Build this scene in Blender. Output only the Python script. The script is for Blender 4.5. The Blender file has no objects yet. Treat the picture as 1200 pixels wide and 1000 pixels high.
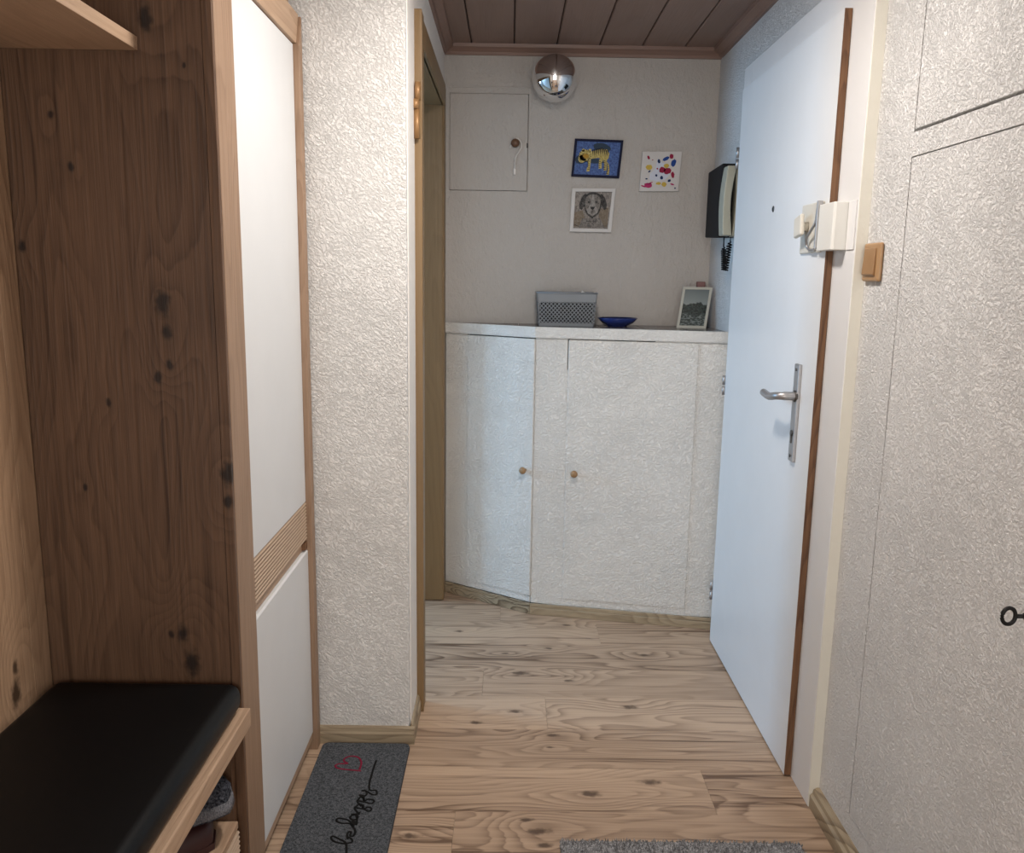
import bpy, bmesh, math, random
from mathutils import Matrix, Vector
random.seed(7)
S = bpy.context.scene
COL = S.collection
# ------------------------------------------------------------------ camera, world, lights, exposure
H = 1.35
cam_d = bpy.data.cameras.new('camera'); cam = bpy.data.objects.new('camera', cam_d); COL.objects.link(cam)
cam_d.sensor_width = 36; cam_d.sensor_fit = 'HORIZONTAL'; cam_d.lens = 983.0/1200*36; cam_d.clip_start = .02
R = ((0.9998733, 0.0046268, -0.0152333), (-0.0018771, 0.9844253, 0.1757934), (0.0158094, -0.1757425, 0.9843092))
m = Matrix.Identity(4)
for i in range(3):
    m[i][0] = R[i][0]; m[i][1] = R[i][2]; m[i][2] = -R[i][1]
m[2][3] = H
cam.matrix_world = m
S.camera = cam
w = bpy.data.worlds.new('sky'); S.world = w; w.use_nodes = True
bg = w.node_tree.nodes['Background']; bg.inputs[0].default_value = (.62, .76, 1, 1); bg.inputs[1].default_value = 1.0
def light(name, kind, loc, power, color, **k):
    d = bpy.data.lights.new(name, kind); d.energy = power; d.color = color
    for a, b in k.items(): setattr(d, a, b)
    o = bpy.data.objects.new(name, d); COL.objects.link(o); o.location = loc
    return o
light('ceiling_lamp_light', 'AREA', (.12, 1.76, 2.165), 10.5, (1, .94, .885), shape='DISK', size=.20)
light('ceiling_lamp_glow', 'POINT', (.12, 1.76, 2.13), 2.2, (1, .94, .885), shadow_soft_size=.04)
wl = light('window_daylight', 'AREA', (-3.03, 3.40, 1.5), 46, (.36, .66, 1), shape='RECTANGLE', size=1.3, size_y=.68)
wl.rotation_euler = (0, math.radians(-90), 0)
hl = light('hall_fill', 'AREA', (0, -1.72, 1.2), 23, (1, .98, .95), shape='RECTANGLE', size=1.3, size_y=1.8)  # added fill behind the camera; the rear wall has no window
hl.rotation_euler = (math.radians(90), 0, 0)
vs = S.view_settings
S.display_settings.display_device = 'sRGB'
vs.view_transform = 'Standard'; vs.look = 'None'; vs.exposure = 0.68; vs.gamma = 1.0; vs.use_curve_mapping = False

# ------------------------------------------------------------------ material helpers
class NT:
    def __init__(s, name):
        s.m = bpy.data.materials.new(name); s.m.use_nodes = True
        s.t = s.m.node_tree; s.b = s.t.nodes['Principled BSDF']
    def n(s, t, **k):
        x = s.t.nodes.new(t)
        for a, b in k.items(): setattr(x, a, b)
        return x
    def put(s, sock, v):
        if hasattr(v, 'is_output') or isinstance(v, bpy.types.NodeSocket): s.t.links.new(v, sock)
        elif isinstance(v, (tuple, list)) and sock.type == 'RGBA' and len(v) == 3: sock.default_value = (*v, 1)
        else: sock.default_value = v
    def math(s, op, a, b=0.0, c=0.0, clamp=False):
        x = s.n('ShaderNodeMath', operation=op, use_clamp=clamp)
        s.put(x.inputs[0], a); s.put(x.inputs[1], b); s.put(x.inputs[2], c); return x.outputs[0]
    def vmath(s, op, a, b=(0, 0, 0)):
        x = s.n('ShaderNodeVectorMath', operation=op); s.put(x.inputs[0], a)
        if op == 'SCALE': s.put(x.inputs[3], b)
        else: s.put(x.inputs[1], b)
        return x.outputs[1] if op == 'LENGTH' else x.outputs[0]
    def pos(s): return s.n('ShaderNodeNewGeometry').outputs['Position']
    def noise(s, v, scale, detail=2, rough=.5, dist=0):
        x = s.n('ShaderNodeTexNoise'); s.put(x.inputs['Vector'], v); s.put(x.inputs['Scale'], scale)
        s.put(x.inputs['Detail'], detail); s.put(x.inputs['Roughness'], rough); s.put(x.inputs['Distortion'], dist)
        return x.outputs[0]
    def mr(s, v, a, b, c=0.0, d=1.0, smooth=False):
        x = s.n('ShaderNodeMapRange'); x.clamp = True
        if smooth: x.interpolation_type = 'SMOOTHSTEP'
        for i, q in enumerate((v, a, b, c, d)): s.put(x.inputs[i], q)
        return x.outputs[0]
    def mix(s, f, a, b):
        x = s.n('ShaderNodeMix', data_type='RGBA'); s.put(x.inputs[0], f); s.put(x.inputs[6], a); s.put(x.inputs[7], b); return x.outputs[2]
    def bump(s, h, dist, strength=1.0):
        x = s.n('ShaderNodeBump'); s.put(x.inputs['Height'], h); x.inputs['Distance'].default_value = dist
        x.inputs['Strength'].default_value = strength; s.put(s.b.inputs['Normal'], x.outputs[0]); return x
    def done(s, color=None, rough=.5, metal=0, spec=.5, coat=0):
        if color is not None: s.put(s.b.inputs['Base Color'], color)
        s.put(s.b.inputs['Roughness'], rough); s.put(s.b.inputs['Metallic'], metal)
        s.put(s.b.inputs['Specular IOR Level'], spec); s.put(s.b.inputs['Coat Weight'], coat)
        return s.m
def plain(name, c, rough=.5, metal=0, spec=.5, grain=0, gscale=200, coat=0):
    t = NT(name)
    n = t.noise(t.pos(), 9, 3)
    col = t.mix(t.mr(n, .3, .7), tuple(q*.985 for q in c), tuple(min(1, q*1.01) for q in c))
    if grain: t.bump(t.noise(t.pos(), gscale, 3), grain)
    return t.done(col, rough, metal, spec, coat)
def flat(name, c, rough=.7):
    t = NT(name); return t.done(c, rough, 0, .2)

def stucco(name, c, scale=75, depth=.004, stretch=(1, 1, 1), soft=.2, direct=None, cut=.08):
    """scratched roughcast plaster: short wormy ridges over a rolling ground"""
    t = NT(name); p = t.pos()
    if direct:
        mp = t.n('ShaderNodeMapping'); t.put(mp.inputs['Vector'], p); mp.inputs['Rotation'].default_value = direct; p = mp.outputs[0]
    p = t.vmath('MULTIPLY', p, stretch)
    wx = t.n('ShaderNodeTexNoise'); t.put(wx.inputs['Vector'], p); wx.inputs['Scale'].default_value = scale*.12
    off = t.vmath('SCALE', wx.outputs['Color'], 3.2/scale)
    q = t.vmath('ADD', p, off)
    n1 = t.noise(q, scale, 4, .68)
    edge = t.mr(n1, .5-cut, .5+cut, 0, 1, True)
    n3 = t.noise(p, 5, 3)
    amt = t.mr(n3, .3, .65, .78, 1)
    h = t.math('MULTIPLY', t.math('ADD', t.math('MULTIPLY', n1, 1.0), t.math('MULTIPLY', edge, soft)), amt)
    t.bump(h, depth)
    tone = t.mix(t.mr(t.noise(p, 2.2, 4), .35, .65), tuple(x*.965 for x in c), c)
    return t.done(tone, .85, 0, .25)

def oak(name, light_c, dark_c, axis='Z', knots=(), knotplane='XZ', vor=2.2, knot_r=.035, ringk=34, rand=False, rough=.5, fibre=1.0, ringw=.55, kasp=(1, .6), streak=0, seedoff=(0, 0, 0), knotc=(.035, .018, .01)):
    t = NT(name); p = t.pos()
    if rand:
        oi = t.n('ShaderNodeObjectInfo').outputs['Random']
        cb = t.n('ShaderNodeCombineXYZ'); t.put(cb.inputs[0], t.math('MULTIPLY', oi, 37.0)); t.put(cb.inputs[1], t.math('MULTIPLY', oi, 91.0)); t.put(cb.inputs[2], t.math('MULTIPLY', oi, 53.0))
        p = t.vmath('ADD', p, cb.outputs[0])
    pw = t.vmath('ADD', p, seedoff)
    k = {'X': (.16, 1, 1), 'Y': (1, .16, 1), 'Z': (1, 1, .16)}[axis]
    kf = {'X': (.03, 1, 1), 'Y': (1, .03, 1), 'Z': (1, 1, .03)}[axis]
    ps = t.vmath('MULTIPLY', pw, k)
    field = t.noise(ps, 5.0, 2, .45, .25)
    # natural scatter of knots
    kk = {'X': (.45, 1, 1), 'Y': (1, .45, 1), 'Z': (1, 1, .45)}[axis]
    vo = t.n('ShaderNodeTexVoronoi'); t.put(vo.inputs['Vector'], t.vmath('MULTIPLY', t.vmath('ADD', pw, t.vmath('SCALE', t.n('ShaderNodeTexNoise').outputs['Color'], .0)), kk)); vo.inputs['Scale'].default_value = vor
    d = t.math('DIVIDE', vo.outputs['Distance'], vor)
    sep = t.n('ShaderNodeSeparateColor'); t.put(sep.inputs[0], vo.outputs['Color'])
    size = t.mr(sep.outputs[0], .35, 1, .0, knot_r)
    kn = t.math('SUBTRACT', 1, t.mr(t.math('ADD', d, t.math('MULTIPLY', t.noise(pw, 60, 2), .008)), t.math('MULTIPLY', size, .25), t.math('ADD', size, .001), 0, 1, True))
    swirl = t.math('MULTIPLY', t.math('SUBTRACT', 1, t.mr(d, 0, .11, 0, 1, True)), .11)
    field = t.math('ADD', field, swirl)
    extra = None
    if knots:
        sx = t.n('ShaderNodeSeparateXYZ'); t.put(sx.inputs[0], t.pos())
        for (a, b, r) in knots:
            ax, bx = {'XZ': (0, 2), 'YZ': (1, 2), 'XY': (0, 1)}[knotplane]
            dx = t.math('MULTIPLY', t.math('SUBTRACT', sx.outputs[ax], a), kasp[0]); dy = t.math('MULTIPLY', t.math('SUBTRACT', sx.outputs[bx], b), kasp[1])
            dc = dd = t.math('SQRT', t.math('ADD', t.math('MULTIPLY', dx, dx), t.math('MULTIPLY', dy, dy)))
            dd = t.math('ADD', dd, t.math('MULTIPLY', t.math('SUBTRACT', t.noise(pw, 55, 3), .5), r*1.1))
            mk = t.math('SUBTRACT', 1, t.mr(dd, r*.25, r*1.05, 0, 1, True))
            kn = t.math('MAXIMUM', kn, mk)
            field = t.math('ADD', field, t.math('MULTIPLY', t.math('SUBTRACT', 1, t.mr(dc, 0, r*6, 0, 1, True)), min(.14, r*6)))
    ring = t.math('FRACT', t.math('ADD', t.math('MULTIPLY', field, ringk), t.math('MULTIPLY', t.noise(t.vmath('MULTIPLY', pw, kf), 60, 2), .5)))
    ring = t.math('MULTIPLY', t.math('POWER', ring, 2.0), t.math('SUBTRACT', 1, t.mr(ring, .86, 1, 0, 1, True)))
    ring = t.math('MULTIPLY', ring, t.mr(t.noise(ps, 3.1, 2), .35, .65, .35, 1.5))
    fib = t.noise(t.vmath('MULTIPLY', pw, kf), 150, 3, .6)
    fibm = t.mr(fib, .35, .68)
    big = t.noise(ps, 2.3, 3, .55)
    fac = t.math('ADD', t.math('MULTIPLY', ring, .42*ringw/.55), t.math('MULTIPLY', fibm, .33*fibre))
    fac = t.math('ADD', fac, t.mr(big, .3, .72, -.12, .28))
    if rand: fac = t.math('ADD', fac, t.mr(t.n('ShaderNodeObjectInfo').outputs['Random'], 0, 1, -.1, .12))
    if streak:
        kl = {'X': (.022, 1, 1), 'Y': (1, .022, 1), 'Z': (1, 1, .022)}[axis]
        sn = t.noise(t.vmath('MULTIPLY', pw, kl), 42, 3, .6)
        fac = t.math('ADD', fac, t.math('MULTIPLY', t.mr(sn, .56, .70), streak))
    col = t.mix(t.math('MULTIPLY', fac, 1, clamp=True), light_c, dark_c)
    col = t.mix(t.math('MULTIPLY', kn, .9), col, knotc)
    t.bump(t.math('ADD', fibm, t.math('MULTIPLY', ring, .4)), .0004)
    return t.done(col, rough, 0, .35)

MAT = {}
MAT['wall_white'] = stucco('roughcast_white', (.86, .84, .815), 165, .0068, (1, .85, 1), .25, (math.radians(-30), 0, 0), .07)
MAT['wall_pillar'] = stucco('roughcast_pillar', (.86, .84, .81), 140, .0068, (.7, 1, 1.15), .25, (0, math.radians(-38), 0), .07)
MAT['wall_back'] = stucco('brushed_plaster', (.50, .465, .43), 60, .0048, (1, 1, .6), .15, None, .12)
MAT['wall_side'] = stucco('smooth_side_plaster', (.80, .76, .71), 60, .0012, (1, 1, .7), .1, None, .15)
MAT['cab_plaster'] = stucco('cupboard_plaster', (.86, .835, .785), 120, .0058, (.85, 1, 1.1), .22, (0, math.radians(25), 0), .08)
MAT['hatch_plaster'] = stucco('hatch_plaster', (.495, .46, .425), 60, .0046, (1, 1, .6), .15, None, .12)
MAT['oak_shaded'] = oak('oak_shaded', (.152, .083, .047), (.045, .021, .0105), 'Z', knots=((-.664, 1.29, .020), (-.660, 1.235, .013), (-.657, 1.171, .009), (-.680, 1.146, .010), (-.780, 1.096, .007), (-.666, 1.80, .018), (-.849, 1.63, .008), (-.819, 1.538, .008), (-.922, 1.393, .010), (-.645, .555, .022), (-.661, .618, .016), (-.684, .616, .008), (-.553, .956, .020), (-.555, .90, .012), (-.838, .924, .007), (-.60, 1.72, .004)), vor=.6, knot_r=.003, ringk=22, fibre=1.1, ringw=.45, streak=.5, knotc=(.008, .004, .0025))  # same oak as the stiles, with the shade darkened into its colour
MAT['oak_light'] = oak('oak_light', (.34, .222, .145), (.165, .095, .054), 'Z', vor=3.2, knot_r=.012, ringk=22, fibre=.8, ringw=.4)
MAT['oak_panel'] = oak('oak_panel', (.47, .305, .19), (.20, .112, .062), 'Z', knots=((1.495, .55, .022), (1.50, .60, .012)), knotplane='YZ', vor=2.2, knot_r=.01, ringk=22, fibre=.8)
MAT['oak_y'] = oak('oak_y', (.51, .35, .235), (.28, .17, .10), 'Y', vor=2.0, knot_r=.008, ringk=20, fibre=.8, ringw=.4)
FK = [(0.243, 3.119, 0.0099), (-0.18, 3.048, 0.0121), (0.162, 2.908, 0.0099), (0.002, 2.86, 0.0088), (0.509, 2.862, 0.0121), (0.056, 2.708, 0.0165), (0.221, 2.657, 0.0099), (0.034, 2.447, 0.0143), (-0.084, 2.377, 0.0121), (0.4, 2.484, 0.0165), (0.148, 2.31, 0.0121), (0.138, 2.245, 0.0077), (0.236, 2.022, 0.0165), (0.402, 2.079, 0.0165), (0.092, 1.866, 0.0176), (0.059, 1.911, 0.011), (0.103, 1.815, 0.0121), (-0.226, 1.843, 0.0143)]
MAT['laminate'] = oak('laminate_floor', (.54, .385, .265), (.15, .090, .055), 'X', knots=FK, knotplane='XY', kasp=(.45, 1), vor=1.5, knot_r=.0, ringk=26, rand=True, rough=.45, fibre=.6, ringw=.7, streak=.65, knotc=(.075, .042, .025))
MAT['underlay'] = plain('laminate_joint', (.16, .11, .075), .8)
MAT['skirt'] = oak('skirting_wood', (.40, .32, .215), (.13, .09, .052), 'X', vor=1.0, knot_r=.0, ringk=34, rand=True, rough=.4, fibre=.6, ringw=1.1)
MAT['skirt_y'] = oak('skirting_wood_y', (.40, .32, .215), (.13, .09, .052), 'Y', vor=1.0, knot_r=.0, ringk=34, rand=True, rough=.4, fibre=.6, ringw=1.1)
MAT['ceil_wood'] = oak('ceiling_boards', (.27, .18, .145), (.19, .12, .09), 'Y', vor=1.0, knot_r=0, ringk=10, rand=True, rough=.45, fibre=.5, ringw=.3)
MAT['cornice'] = oak('cornice_wood', (.25, .155, .12), (.17, .10, .075), 'X', vor=1.0, knot_r=0, ringk=10, rough=.4, fibre=.5, ringw=.3)
MAT['frame_beech'] = oak('beech_door_frame', (.235, .15, .072), (.16, .098, .045), 'Z', vor=1.0, knot_r=0, ringk=18, rough=.42, fibre=.7, ringw=.35)
MAT['edge_brown'] = oak('door_edge_brown', (.21, .105, .05), (.06, .025, .012), 'Z', vor=1.0, knot_r=0, ringk=22, fibre=1.4, rough=.55)
MAT['white_gloss'] = plain('white_lacquer', (.68, .685, .685), .45, spec=.2)
MAT['door_white'] = plain('white_door_paint', (.73, .735, .735), .38)
MAT['frame_white'] = plain('white_frame_paint', (.73, .715, .70), .42)
MAT['frame_cream'] = plain('cream_frame_side', (.76, .73, .64), .5, grain=.0006, gscale=90)
MAT['leather'] = plain('black_faux_leather', (.0018, .0022, .0028), .45, spec=.2, grain=.0003, gscale=900)
MAT['steel'] = plain('brushed_aluminium', (.42, .41, .41), .42, .85)
MAT['dark_steel'] = plain('dark_steel', (.10, .095, .09), .4, .8)
MAT['chrome'] = NT('chrome').done((.86, .86, .87), .012, 1)
MAT['tan'] = plain('tan_plastic', (.37, .215, .10), .38)
MAT['tan2'] = plain('tan_plastic_rocker', (.31, .17, .072), .35)
MAT['cream_plastic'] = plain('cream_plastic', (.62, .585, .51), .4)
MAT['white_plastic'] = plain('white_plastic', (.70, .69, .65), .4)
MAT['black_plastic'] = plain('black_plastic', (.008, .008, .009), .6, spec=.15)
MAT['beige_plastic'] = plain('beige_handset', (.36, .35, .275), .4)
MAT['grey_plastic'] = plain('grey_plastic', (.215, .23, .245), .45)
MAT['knob_wood'] = plain('dark_knob_wood', (.13, .065, .035), .35)
MAT['knob_light'] = plain('light_knob_wood', (.33, .195, .09), .4)
MAT['brass'] = plain('aged_copper_hinge', (.33, .18, .075), .45, .35)
MAT['clear'] = plain('cloudy_hook_plastic', (.60, .56, .52), .2)
MAT['basket_shade'] = plain('dark_hole_shade', (.02, .021, .023), .9)
MAT['groove'] = plain('groove_brown', (.05, .028, .02), .7)
MAT['rib_wood'] = plain('ribbed_strip', (.46, .335, .235), .5)
MAT['rib_groove'] = plain('ribbed_groove', (.05, .033, .022), .6)
MAT['tile'] = plain('dark_grey_tile', (.115, .105, .10), .22)
MAT['grout'] = plain('grout', (.10, .09, .085), .8)
MAT['blue_glaze'] = plain('blue_glaze', (.018, .035, .17), .15, coat=.5)
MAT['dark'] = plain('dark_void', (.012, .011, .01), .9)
MAT['iron'] = plain('black_iron', (.012, .011, .011), .45, .5)
MAT['rose'] = plain('rose_box', (.24, .12, .11), .6)
MAT['paper'] = plain('tissue', (.62, .62, .60), .9)
MAT['mat_rubber'] = plain('rubber_edge', (.018, .018, .019), .8)
MAT['text_black'] = flat('black_print', (.006, .006, .006), .9)
MAT['text_red'] = flat('red_print', (.19, .012, .035), .9)
def carpet(name, a, b, scale, dep):
    t = NT(name); n = t.noise(t.pos(), scale, 3, .7); n2 = t.noise(t.pos(), scale*.33, 2)
    c = t.mix(t.mr(t.math('ADD', t.math('MULTIPLY', n, .7), t.math('MULTIPLY', n2, .3)), .40, .62), a, b)
    t.bump(n, dep); return t.done(c, .95, 0, .1)
MAT['mat_grey'] = carpet('doormat_grey', (.026, .029, .033), (.145, .153, .166), 420, .002)
MAT['rug_grey'] = carpet('rug_grey', (.14, .14, .145), (.46, .455, .46), 260, .002)
MAT['felt'] = carpet('felt_grey', (.008, .009, .013), (.10, .105, .125), 200, .003)
MAT['felt_light'] = carpet('felt_trim', (.10, .10, .11), (.25, .25, .27), 300, .002)
MAT['maroon'] = plain('maroon_leather', (.035, .009, .009), .5)
MAT['glass'] = NT('picture_glass').done((.02, .025, .022), .08, 0, .6)

# ------------------------------------------------------------------ mesh helpers
class MB:
    def __init__(s): s.v = []; s.f = []; s.m = []; s.cur = 0; s.sm = []
    def add(s, vs, fs, smooth=False):
        o = len(s.v); s.v += [tuple(q) for q in vs]; s.f += [tuple(i+o for i in f) for f in fs]
        s.m += [s.cur]*len(fs); s.sm += [smooth]*len(fs); return s
    def mat(s, i): s.cur = i; return s
    def box(s, x0, x1, y0, y1, z0, z1):
        return s.add([(x, y, z) for x in (x0, x1) for y in (y0, y1) for z in (z0, z1)],
                     [(0, 1, 3, 2), (4, 6, 7, 5), (0, 4, 5, 1), (2, 3, 7, 6), (0, 2, 6, 4), (1, 5, 7, 3)])
    def fbox(s, P, Q, s0, s1, z0, z1, d0, d1):
        """box in the frame of a vertical plane P->Q; depth measured away from the viewer"""
        L = math.hypot(Q[0]-P[0], Q[1]-P[1]); ux, uy = (Q[0]-P[0])/L, (Q[1]-P[1])/L; nx, ny = -uy, ux
        V = [(P[0]+ux*a+nx*d, P[1]+uy*a+ny*d, z) for a in (s0, s1) for d in (d0, d1) for z in (z0, z1)]
        return s.add(V, [(0, 1, 3, 2), (4, 6, 7, 5), (0, 4, 5, 1), (2, 3, 7, 6), (0, 2, 6, 4), (1, 5, 7, 3)])
    def prism(s, poly, a, b, axis='Z'):
        n = len(poly)
        def P(u, v, w): return {'Z': (u, v, w), 'X': (w, u, v), 'Y': (u, w, v)}[axis]
        V = [P(u, v, a) for u, v in poly]+[P(u, v, b) for u, v in poly]
        F = [tuple(range(n)), tuple(range(2*n-1, n-1, -1))]+[(i, i+n, (i+1) % n+n, (i+1) % n) for i in range(n)]
        return s.add(V, F)
    def tube(s, pts, r, seg=8, flat=1.0, caps=True, smooth=True):
        pts = [Vector(p) for p in pts]; V = []; F = []; n = len(pts)
        up = Vector((0, 0, 1)); 
        for i, p in enumerate(pts):
            t = (pts[min(i+1, n-1)]-pts[max(i-1, 0)])
            if t.length < 1e-9: t = Vector((0, 0, 1))
            t.normalize()
            a = t.cross(up)
            if a.length < .05: a = t.cross(Vector((0, 1, 0)))
            a.normalize(); b = a.cross(t).normalized()
            rr = r[i] if isinstance(r, (list, tuple)) else r
            for j in range(seg):
                th = 2*math.pi*j/seg
                q = p+a*math.cos(th)*rr+b*math.sin(th)*rr*flat
                V.append(q)
        for i in range(n-1):
            for j in range(seg):
                F.append((i*seg+j, i*seg+(j+1) % seg, (i+1)*seg+(j+1) % seg, (i+1)*seg+j))
        s.add(V, F, smooth)
        if caps: s.add(V[:seg], [tuple(range(seg))]); s.add(V[-seg:], [tuple(range(seg))[::-1]])
        return s
    def lathe(s, prof, c, axis=(0, 0, 1), seg=24, smooth=True):
        ax = Vector(axis).normalized(); a = ax.orthogonal().normalized(); b = ax.cross(a); c = Vector(c); V = []; F = []
        for r, h in prof:
            for j in range(seg):
                th = 2*math.pi*j/seg; V.append(c+ax*h+(a*math.cos(th)+b*math.sin(th))*max(r, 1e-5))
        for i in range(len(prof)-1):
            for j in range(seg): F.append((i*seg+j, i*seg+(j+1) % seg, (i+1)*seg+(j+1) % seg, (i+1)*seg+j))
        return s.add(V, F, smooth)
    def ball(s, c, r, seg=20, rings=12, sc=(1, 1, 1)):
        pr = []; V = []; F = []
        for i in range(rings+1):
            ph = math.pi*i/rings
            for j in range(seg):
                th = 2*math.pi*j/seg
                V.append((c[0]+r*sc[0]*math.sin(ph)*math.cos(th), c[1]+r*sc[1]*math.sin(ph)*math.sin(th), c[2]+r*sc[2]*math.cos(ph)))
        for i in range(rings):
            for j in range(seg): F.append((i*seg+j, i*seg+(j+1) % seg, (i+1)*seg+(j+1) % seg, (i+1)*seg+j))
        return s.add(V, F, True)
    def build(s, name, mats, parent=None, bevel=0, segs=2, origin=None):
        if not isinstance(mats, (list, tuple)): mats = [mats]
        root = parent
        off = Vector(origin) if origin else Vector((0, 0, 0))
        if parent is not None:
            off = Vector(parent.get('_o', (0, 0, 0)))
        me = bpy.data.meshes.new(name); me.from_pydata([Vector(v)-off for v in s.v], [], s.f)
        for q in mats: me.materials.append(MAT[q])
        for i, p in enumerate(me.polygons): p.material_index = s.m[i]; p.use_smooth = s.sm[i]
        bm = bmesh.new(); bm.from_mesh(me); bmesh.ops.remove_doubles(bm, verts=bm.verts, dist=1e-5)
        bmesh.ops.recalc_face_normals(bm, faces=bm.faces); bm.to_mesh(me); bm.free()
        o = bpy.data.objects.new(name, me); COL.objects.link(o)
        if parent is not None: o.parent = parent
        else: o.location = off
        o['_o'] = tuple(off)
        if bevel:
            b = o.modifiers.new('bevel', 'BEVEL'); b.width = bevel; b.segments = segs; b.limit_method = 'ANGLE'; b.angle_limit = math.radians(40)
        return o
def thing(name, loc, label, cat, group=None):
    o = bpy.data.objects.new(name, None); COL.objects.link(o); o.location = loc; o['_o'] = tuple(loc); o.empty_display_size = .05
    o['label'] = label; o['category'] = cat
    if group: o['group'] = group
    return o
def tag(o, label, cat, group=None):
    o['label'] = label; o['category'] = cat
    if group: o['group'] = group
    return o
def struct(o): o['kind'] = 'structure'; return o
def sroot(name, loc=(0, 0, 0)):
    o = bpy.data.objects.new(name, None); COL.objects.link(o); o.location = loc; o['_o'] = tuple(loc); o['kind'] = 'structure'; return o
def spline(pts, per=6):
    P = [Vector(p) for p in pts]; out = []
    for i in range(len(P)-1):
        p0 = P[max(i-1, 0)]; p1 = P[i]; p2 = P[i+1]; p3 = P[min(i+2, len(P)-1)]
        for k in range(per):
            t = k/per
            out.append(.5*((2*p1)+(p2-p0)*t+(2*p0-5*p1+4*p2-p3)*t*t+(3*p1-p0-3*p2+p3)*t**3))
    out.append(P[-1]); return out
def cells(us, zs, holes):
    """grid cells of a wall that lie outside its holes"""
    U = sorted(set(us+[h[0] for h in holes]+[h[1] for h in holes])); Z = sorted(set(zs+[h[2] for h in holes]+[h[3] for h in holes]))
    for i in range(len(U)-1):
        for j in range(len(Z)-1):
            cu, cz = (U[i]+U[i+1])/2, (Z[j]+Z[j+1])/2
            if not any(h[0] < cu < h[1] and h[2] < cz < h[3] for h in holes): yield U[i], U[i+1], Z[j], Z[j+1]
def clip(poly, axis, val, keep_less):
    out = []
    for i in range(len(poly)):
        a, b = poly[i], poly[(i+1) % len(poly)]
        ia = (a[axis] <= val) == keep_less; ib = (b[axis] <= val) == keep_less
        if ia: out.append(a)
        if ia != ib:
            t = (val-a[axis])/(b[axis]-a[axis]); out.append((a[0]+(b[0]-a[0])*t, a[1]+(b[1]-a[1])*t))
    return out

# ------------------------------------------------------------------ setting: floor
CZ = 2.24; XL = -.272; XR = .815; XN2 = .824; YB = 3.5; YP = 2.262; XN = -.96; YN = -1.8
fl = struct(MB().box(-3.2, 1.0, YN-.1, 4.6, -.10, -.008).build('floor', 'underlay'))
rows = {1.94: .552, 2.14: -.46, 2.34: .134, 2.54: -.072, 2.74: -.38, 2.94: .36, 3.14: -.02, 3.34: .45, 1.74: -.12, 1.54: .40}
n_row = 0
y = 3.54
while y > YN:
    y0 = y-.2
    jx = rows.get(round(y0, 2), random.uniform(-.5, .7))
    a = jx
    xs = [a-1.285*k for k in range(3, 0, -1)]+[a, a+1.285]
    for k in range(len(xs)-1):
        xa, xb = max(xs[k], -1.02), min(xs[k+1], .83)
        if xb-xa < .02: continue
        MB().box(xa+.0003, xb-.0003, max(y0, YN)+.0003, min(y, YB)-.0003, -.008, 0).build('plank', 'laminate', fl)
    y = y0
# floor of the side room behind the doorway
for k in range(10):
    yy = 2.40+.2*k
    MB().box(-3.1, -1.0214, yy+.0006, yy+.1994, -.008, 0).build('plank', 'laminate', fl)

# ------------------------------------------------------------------ setting: ceiling
ce = struct(MB().box(-3.2, 1.0, YN-.1, 4.6, CZ+.012, CZ+.12).build('ceiling', 'groove'))
gx = -.164-.1662*5
for k in range(12):
    xa, xb = gx+.1662*k, gx+.1662*(k+1)
    pr = [(xa+.001, CZ+.012), (xa+.001, CZ+.003), (xa+.005, CZ), (xb-.007, CZ), (xb-.0035, CZ+.003), (xb-.0035, CZ+.012)]
    if xb > XR+.05: break
    pr = [(min(u, XR+.02), v) for u, v in pr]
    MB().prism(pr, YN, YB-.012, 'Y').build('board', 'ceil_wood', ce)
struct(MB().box(-3.1, XL-.16, 2.42, 4.5, CZ, CZ+.011).build('ceiling_side_room', 'frame_white'))
def cornice(name, poly3):
    return struct(poly3)
c1 = MB().prism([(YB, CZ-.036), (YB-.010, CZ-.036), (YB-.014, CZ-.026), (YB-.028, CZ-.016), (YB-.036, CZ-.012), (YB-.038, CZ), (YB, CZ)], XL, XR, 'X')
struct(c1.build('trim_1', 'cornice'))
pr = [(0, -.036), (.010, -.036), (.014, -.026), (.028, -.016), (.036, -.012), (.038, 0), (0, 0)]
struct(MB().prism([(XL+u, CZ+v) for u, v in pr], 2.262, YB-.03, 'Y').build('trim_2', 'cornice'))
struct(MB().prism([(XR-u, CZ+v) for u, v in pr], YN, YB-.03, 'Y').build('trim_3', 'cornice'))

# ------------------------------------------------------------------ setting: walls
HX0, HX1, HZ0, HZ1 = -.251, .063, 1.690, 2.063
b = MB()
for u0, u1, z0, z1 in cells([XL-.2, XR+.1], [0, CZ], [(HX0, HX1, HZ0, HZ1)]): b.box(u0, u1, YB, YB+.1, z0, z1)
b.box(HX0, HX1, YB+.03, YB+.1, HZ0, HZ1)
struct(b.build('wall_back', 'wall_back'))
# fine shrink crack and raised seam beside / above the hatch
struct(MB().box(HX0-.004, .067, YB-.0035, YB+.001, 2.083, 2.089).build('trim_4', 'wall_back', bevel=.0015))
DY0, DY1, DZ1 = 1.985, 3.055, 2.068
# right wall with the two closet doors left out
CY1 = 1.80; CY0 = .62
b = MB()
for u0, u1, z0, z1 in cells([YN, 2.08, YB], [0, CZ], [(CY0, CY1, .105, 1.607), (CY0, CY1, 1.655, 2.2), (2.08, 3.00, 0, 2.0)]): b.box(XN2 if u1 < 2.09 else XR, XR+.12, u0, u1, z0, z1)
b.box(XN2+.03, XR+.12, CY0, CY1, .105, 1.607); b.box(XN2+.03, XR+.12, CY0, CY1, 1.655, 2.2)
b.box(XR+.05, XR+.12, 2.08, 3.0, 0, 2.0)
struct(b.build('wall_right', 'wall_white'))
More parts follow.
